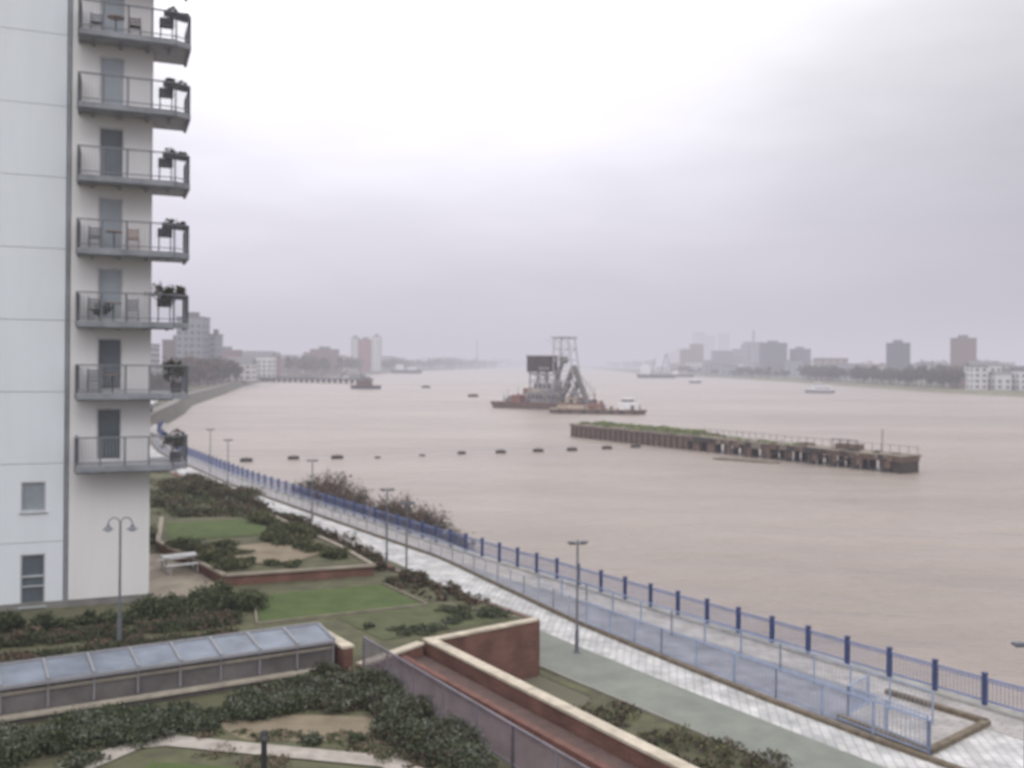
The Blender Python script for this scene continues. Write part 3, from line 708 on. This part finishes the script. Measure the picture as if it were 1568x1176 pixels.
hull(b,17,5,-.5,2.0,0,1);b.box(-5,3,-1.9,1.9,2,4.4,2);b.box(-2,2,-1.5,1.5,4.4,6.6,0);b.beam((-3,0,4.4),(-3,0,9),.4,.4,0);b.box(-1.9,2.05,-1.55,1.55,5.3,6.1,1)
b.make('tug_boat',[HULLD,GREYP,mat('dark_red',(0.12,0.06,0.05),.8)])
b=B(Matrix.Translation((168,534,ZW))@Matrix.Rotation(R(172),4,'Z'))
hull(b,16,4.6,-.4,1.6,1,0,bow=.3);b.box(-6,3.5,-1.8,1.8,1.6,3.9,0);b.box(-5.5,3,-1.86,1.86,2.4,3.1,1);b.box(-1,2.5,-1.4,1.4,3.9,5.6,0);b.box(-.8,2.55,-1.45,1.45,4.4,5.1,1);b.beam((0,0,5),(0,0,8),.15,.15,1)
b.make('river_ferry',[HULLW,mat('slate_hull',(0.22,0.22,0.25),.6)])
b=B(Matrix.Translation((160,1080,ZW))@Matrix.Rotation(R(5),4,'Z'))
hull(b,44,11,-.5,4,0,1);b.box(-18,-8,-4,4,4,11,2);b.box(-17,-10,-3,3,11,15,2);b.beam((4,0,4),(10,0,27),.9,.9,1);b.beam((10,0,27),(18,0,7),.7,.7,1);b.beam((-6,0,4),(-2,0,22),.7,.7,1);b.beam((16,0,4),(17,0,16),.6,.6,1)
b.make('crane_ship',[HULLD,GREYP,HULLW])
b=B(Matrix.Translation((-140,1300,ZW))@Matrix.Rotation(R(3),4,'Z'))
hull(b,42,11,-.5,5,0,1);b.box(-14,-4,-4,4,5,12,2);b.box(2,12,-4,4,5,8,2);b.beam((6,0,5),(6,0,18),.8,.8,1);b.beam((-9,0,12),(-9,0,20),.8,.8,1)
b.make('cargo_ship',[HULLD,GREYP,HULLW])
b=B(Matrix.Translation((150,800,ZW)));hull(b,10,3.5,-.3,1.5,0,1);b.box(-2,2,-1.2,1.2,1.5,3.2,2);b.make('small_boat',[HULLD,GREYP,HULLW])
b=B(Matrix.Translation((205,1180,ZW)));hull(b,30,9,-.3,3,0,1);b.box(-12,-5,-3,3,3,8,2);b.make('cargo_ship',[HULLD,REDP,HULLW])

b=B()
for i in range(24):
    x=-195+i*4.2;y=705-i*1.2
    b.beam((x,y-3,-7),(x,y-3,-2.8),1.6,1.2,0);b.beam((x,y+3,-7),(x,y+3,-2.8),.9,.9,0)
b.beam((-198,706,-2.3),(-97,676,-2.3),7,1.2,0)
b.beam((-198,703,-1.0),(-97,673,-1.0),.2,.2,0)
b.box(-112,-102,672,682,-2.1,1.5,1);b.beam((-120,680,-2.2),(-112,670,5),.5,.5,0)
b.make('timber_pier',[DKTIM,GREYP])

# ------------------------------------------------------------------ distant buildings
def block(name,x,y,w,dp,z0,top,wall,win,fl=3.2,bay=3.5,rot=0,roof=None,plant=True):
    b=B(Matrix.Translation((x,y,0))@Matrix.Rotation(rot,4,'Z'))
    b.box(-w/2,w/2,-dp/2,dp/2,z0,top,0)
    if roof=='gable':
        h=w*.18 if w<dp else dp*.3
        b.add([(-w/2-.3,-dp/2-.3,top),(w/2+.3,-dp/2-.3,top),(w/2+.3,dp/2+.3,top),(-w/2-.3,dp/2+.3,top),(-w/2-.3,0,top+h),(w/2+.3,0,top+h)],[(0,1,5,4),(2,3,4,5),(0,4,3),(1,2,5)],2)
    else:
        b.box(-w/2-.25,w/2+.25,-dp/2-.25,dp/2+.25,top,top+.7,2)
        if plant: b.box(-w*.22,w*.18,-dp*.2,dp*.2,top+.7,top+3.4,2)
    z=z0+1
    while z+fl*.6<top:
        n=max(1,int(w/bay))
        for i in range(n):
            c=-w/2+w*(i+.5)/n
            b.box(c-bay*.28,c+bay*.28,-dp/2-.12,-dp/2-.01,z,z+fl*.5,1)
        n=max(1,int(dp/bay))
        for i in range(n):
            c=-dp/2+dp*(i+.5)/n
            for sx in (-1,1):
                xx=sx*w/2
                b.box(min(xx+sx*.01,xx+sx*.12),max(xx+sx*.01,xx+sx*.12),c-bay*.28,c+bay*.28,z,z+fl*.5,1)
        z+=fl
    b.make(name,[wall,win,mat('roof_grey',(0.16,0.16,0.17),.8)])
WN=mat('far_window',(0.13,0.14,0.16),.4)
CG=mat('wall_grey',(0.26,0.27,0.30),.85);CR=mat('wall_redbrick',(0.22,0.13,0.11),.9);CB=mat('wall_brown',(0.2,0.165,0.145),.9);CW=mat('wall_white',(0.6,0.6,0.6),.85);CD=mat('wall_dark',(0.11,0.11,0.13),.85);CT=mat('wall_tan',(0.34,0.29,0.26),.85)
CRB=mat('wall_brightred',(0.33,0.12,0.11),.85)
Z0=ZP
block('apartment_block',-176,540,14,14,Z0,33,CG,WN,fl=3.6)
block('apartment_block',-193,570,16,16,Z0,21,CB,WN)
block('apartment_block',-167,552,4,12,Z0,24,CG,WN)
block('apartment_block',-205,540,16,14,Z0,18,CW,WN)
block('warehouse',-166,600,16,14,Z0,8,CW,WN,roof='gable')
block('warehouse',-186,720,22,14,Z0,13,CW,WN,roof='gable')
block('terraced_houses',-212,820,34,12,Z0,14,CR,WN,roof='gable')
block('terraced_houses',-234,800,24,12,Z0,18,CR,WN)
block('apartment_block',-193,1010,26,18,Z0,22,CR,WN)
block('apartment_block',-212,1050,20,18,Z0,19,CB,WN)
block('apartment_block',-200,1250,9,22,Z0,40,CW,WN)
block('apartment_block',-187,1252,17,18,Z0,38,CRB,WN)
block('apartment_block',-173,1250,10,22,Z0,42,CW,WN)
block('terraced_houses',-240,960,60,14,Z0,12,CB,WN,roof='gable')
rs=random.Random(11)
for i in range(9):
    y=215+i*36; x=-.352*y-rs.uniform(2,18)
    block('house' ,x-8,y,rs.uniform(7,11),rs.uniform(7,10),Z0,Z0+rs.uniform(4,7),rs.choice([CT,CR,CB,CB]),WN,roof='gable',rot=rs.uniform(-.3,.3))
for i in range(26):
    y=rs.uniform(1500,3000);x=-170-rs.uniform(10,150)+ (y-1700)*.07
    block('waterside_building',x,y,rs.uniform(20,60),20,Z0,rs.uniform(8,24),rs.choice([CW,CT,CR,CB,CG]),WN,plant=False,fl=4,bay=6)
RZ=-3
block('apartment_block',320,1200,28,24,RZ,37,CD,WN,bay=5)
block('apartment_block',356,1210,20,22,RZ,30,CD,WN,bay=5)
block('tower_block',355,900,16,16,RZ,31,CD,WN)
block('tower_block',415,900,17,16,RZ,36,CR,WN)
for (x,y,w,t,m) in [(258,560,8,10,CW),(269,556,9,6,CW),(281,552,10,8,CW),(292,545,9,5,CT),(302,540,12,9,CW),(275,600,24,3,CR),(318,600,30,10,CG),(300,640,20,11,CW)]:
    block('waterside_house',x+8,y,w,10,RZ,t,m,WN,roof=rs.choice(['gable',None]),plant=False)
for i in range(46):
    y=rs.uniform(1150,2200);x=max(265,.133*y+rs.uniform(20,.16*y))
    block('waterside_building',x,y,rs.uniform(15,45),18,RZ,rs.uniform(4,18),rs.choice([CW,CW,CT,CG,CB]),WN,plant=False,fl=4,bay=6)
for i in range(14):
    y=rs.uniform(1500,2300);x=y*rs.uniform(.17,.27)
    block('city_building',x,y,rs.uniform(16,34),18,RZ,rs.uniform(22,48),rs.choice([CG,CD,CB,CG]),WN,plant=False,fl=5,bay=7)
for i in range(30):
    y=rs.uniform(950,1500);x=y*rs.uniform(.3,.56)
    block('city_building',x,y,rs.uniform(15,32),18,RZ,rs.uniform(8,18),rs.choice([CW,CT,CG,CB,CR]),WN,plant=False,fl=4,bay=6)
for px,w,top in ((1047,60,90),(1070,45,165),(1087,36,150),(1108,40,160),(1128,60,80),(1030,50,70)):
    Y=4100;block('skyscraper',(px-784)/1500*Y,Y,w,50,RZ,top*.88,CD,WN,fl=12,bay=15)
b=B();b.cyl((370,1500,RZ),(370,1500,64),2.2,1.4,10);b.cyl((370,1500,40),(370,1500,42),2.6,n=10);b.make('chimney',[CG])
b=B();b.cyl((-71,1980,RZ),(-71,1980,55),1.6,.9,8);b.make('chimney',[CG])

def belt(name,pts,n,h,w,seed,lf,mats,cnt):
    rs=random.Random(seed);bl=[];ex=B()
    P=np.array(pts,float);c=np.concatenate([[0],np.cumsum(np.linalg.norm(np.diff(P,axis=0),axis=1))])
    for i in range(n):
        s=rs.uniform(0,c[-1]);x=np.interp(s,c,P[:,0])+rs.uniform(-w,w);y=np.interp(s,c,P[:,1])+rs.uniform(-w,w)
        hh=h*rs.uniform(.55,1.15);r=hh*rs.uniform(.35,.6)
        bl.append((x,y,ZP+hh*.6,r,r,hh*.45)); ex.cyl((x,y,ZP-1),(x,y,ZP+hh*.5),hh*.04,hh*.02,5)
        for k in range(3):
            a=rs.uniform(0,6.28);ex.cyl((x,y,ZP+hh*.3),(x+math.cos(a)*r*.6,y+math.sin(a)*r*.6,ZP+hh*.75),hh*.018,hh*.008,4)
    foliage(name,bl,cnt,lf,mats,seed=seed,extra=ex)
TM1=[G_D,BR_D,G_M,BR_M]
belt('distant_trees',[(262,575),(268,700),(268,900)],120,10,7,51,1.1,[G_D,G_D,BR_D,G_M],22000)
belt('distant_trees',[(300,640),(330,700),(360,800),(420,850)],80,11,18,52,1.3,[G_D,BR_D,BR_M,G_M],11000)
belt('distant_trees',[(270,900),(262,1150),(240,1400)],60,9,12,53,1.5,TM1,7000)
belt('distant_trees',[(-140,430),(-180,600),(-215,820)],110,11,12,54,1.2,TM1,20000)
belt('distant_trees',[(-195,860),(-190,1000),(-185,1200),(-180,1700)],90,15,14,55,1.8,[BR_D,BR_M,G_D,G_M],11000)
belt('distant_trees',[(-175,1700),(-110,2400),(-60,3100)],90,18,18,56,3,[BR_M,BR_D,G_D],6000)
belt('distant_trees',[(-84,190),(-95,230),(-112,290),(-140,400),(-160,480)],130,6,6,57,.5,[BR_D,G_D,BR_M,G_M],38000)
belt('distant_trees',[(-52,118),(-68,165),(-86,205)],54,2.4,5,58,.25,[G_D,G_M,BR_D,BR_M],15000)
belt('distant_trees',[(-900,2500),(-300,3300),(100,5000)],120,26,40,59,6,[BR_D,G_D],4000)
belt('distant_trees',[(500,1300),(900,1700),(420,3000),(480,5000)],140,22,30,60,5,[BR_D,G_D],6000)

def car(x,y,rot,m):
    b=B(Matrix.Translation((x,y,ZP+.02))@Matrix.Rotation(rot,4,'Z'))
    sec=[(-2.1,.35),(2.1,.35),(2.15,.75),(1.2,.95),(.6,1.4),(-1.2,1.42),(-1.9,1.0),(-2.15,.9)]
    n=len(sec)
    b.add([(x_,-.85,z) for x_,z in sec]+[(x_,.85,z) for x_,z in sec],[(i,(i+1)%n,n+(i+1)%n,n+i) for i in range(n)]+[tuple(range(n))[::-1],tuple(range(n,2*n))],0)
    for sx in (-.87,.87): b.add([(-1.6,sx,1.0),(1.05,sx,1.0),(.5,sx,1.34),(-1.15,sx,1.35)],[(0,1,2,3)],1)
    for x_ in (-1.3,1.3):
        for sy in (-.88,.7): b.cyl((x_,sy,.33),(x_,sy+.18,.33),.33,n=12,m=1)
    b.make('parked_car',[m,BLACK])
for i in range(14):
    y=150+i*14; car(-.345*y-5+rs.uniform(-1,1)-1,y,R(115)+rs.uniform(-.1,.1),rs.choice([CW,CG,HULLD,REDP,CW]))

# ------------------------------------------------------------------ atmosphere
b=B();b.box(-6950,6950,-1950,8950,-9,130,0)
hm=bpy.data.materials.new('haze_glow');hm.use_nodes=True;nt=hm.node_tree;nt.nodes.clear()
out=nt.nodes.new('ShaderNodeOutputMaterial');ab=nt.nodes.new('ShaderNodeVolumeAbsorption');em=nt.nodes.new('ShaderNodeEmission');ads=nt.nodes.new('ShaderNodeAddShader')
SIG=.0006
ab.inputs['Color'].default_value=(0,0,0,1);ab.inputs['Density'].default_value=SIG
em.inputs['Color'].default_value=(.615,.592,.668,1);em.inputs['Strength'].default_value=SIG  # even glow added to the air volume, standing in for haze-scattered light
nt.links.new(ab.outputs[0],ads.inputs[0]);nt.links.new(em.outputs[0],ads.inputs[1]);nt.links.new(ads.outputs[0],out.inputs['Volume'])
b.make('haze_glow_box',[hm])

# ------------------------------------------------------------------ sky & sun
W=bpy.data.worlds.new('World');S.world=W;W.use_nodes=True;nt=W.node_tree;N=nt.nodes;L=nt.links
bg=N['Background'];bg.inputs['Strength'].default_value=.107
sky=N.new('ShaderNodeTexSky');sky.sky_type='NISHITA';sky.sun_disc=False;sky.sun_elevation=R(42);sky.sun_rotation=R(150);sky.air_density=1.5;sky.dust_density=4
tc=N.new('ShaderNodeTexCoord');sep=N.new('ShaderNodeSeparateXYZ');L.new(tc.outputs['Generated'],sep.inputs[0])
ramp=N.new('ShaderNodeValToRGB');els=ramp.color_ramp.elements
els[0].position=0;els[0].color=(.32,.308,.36,1);els[1].position=1;els[1].color=(1,.99,1,1)
for p,c in ((.08,(.375,.362,.415)),(.2,(.485,.474,.515)),(.32,(.63,.62,.645)),(.6,(.82,.81,.83))):
    e=els.new(p);e.color=(*c,1)
L.new(sep.outputs['Z'],ramp.inputs[0])
mp=N.new('ShaderNodeMapping');mp.inputs['Scale'].default_value=(1,1,3.4);mp.inputs['Rotation'].default_value=(0,R(8),0);L.new(tc.outputs['Generated'],mp.inputs[0])
nz=N.new('ShaderNodeTexNoise');nz.inputs['Scale'].default_value=2.3;nz.inputs['Detail'].default_value=7;nz.inputs['Roughness'].default_value=.5;L.new(mp.outputs[0],nz.inputs[0])
mr=N.new('ShaderNodeMapRange');mr.inputs[1].default_value=.3;mr.inputs[2].default_value=.7;mr.inputs[3].default_value=.83;mr.inputs[4].default_value=1.14;L.new(nz.outputs['Fac'],mr.inputs[0])
mr2=N.new('ShaderNodeMapRange');mr2.interpolation_type='SMOOTHSTEP';mr2.inputs[1].default_value=.0;mr2.inputs[2].default_value=.5;mr2.inputs[3].default_value=1.04;mr2.inputs[4].default_value=.63;L.new(sep.outputs['X'],mr2.inputs[0])
mm=N.new('ShaderNodeMath');mm.operation='MULTIPLY';L.new(mr.outputs[0],mm.inputs[0]);L.new(mr2.outputs[0],mm.inputs[1])
m3=N.new('ShaderNodeMath');m3.operation='MULTIPLY';m3.inputs[1].default_value=20;L.new(mm.outputs[0],m3.inputs[0])
vs=N.new('ShaderNodeVectorMath');vs.operation='SCALE';L.new(ramp.outputs[0],vs.inputs[0]);L.new(m3.outputs[0],vs.inputs['Scale'])
mix=N.new('ShaderNodeMixRGB');mix.inputs[0].default_value=.93;L.new(sky.outputs[0],mix.inputs[1]);L.new(vs.outputs[0],mix.inputs[2]);L.new(mix.outputs[0],bg.inputs[0])
sd=bpy.data.lights.new('sun','SUN');sd.energy=.6;sd.angle=R(30);sd.color=(1,.97,.93)
so=bpy.data.objects.new('sun',sd);S.collection.objects.link(so)
az=R(150);el=R(42);dv=Vector((math.sin(az)*math.cos(el),math.cos(az)*math.cos(el),math.sin(el)))
so.rotation_euler=dv.to_track_quat('Z','Y').to_euler()

# ------------------------------------------------------------------ camera
cd=bpy.data.cameras.new('camera');cam=bpy.data.objects.new('camera',cd);S.collection.objects.link(cam);S.camera=cam
cd.sensor_width=36;cd.lens=34.4;cd.clip_start=.1;cd.clip_end=20000;cd.shift_y=-.0201
cam.matrix_world=Matrix.Translation((0,0,9.7))@Matrix.Rotation(R(90),4,'X')@Matrix.Rotation(R(.5),4,'Z')
cd.dof.use_dof=True;cd.dof.focus_distance=3.0;cd.dof.aperture_fstop=3.0
S.view_settings.view_transform='Standard';S.view_settings.look='None';S.view_settings.exposure=0
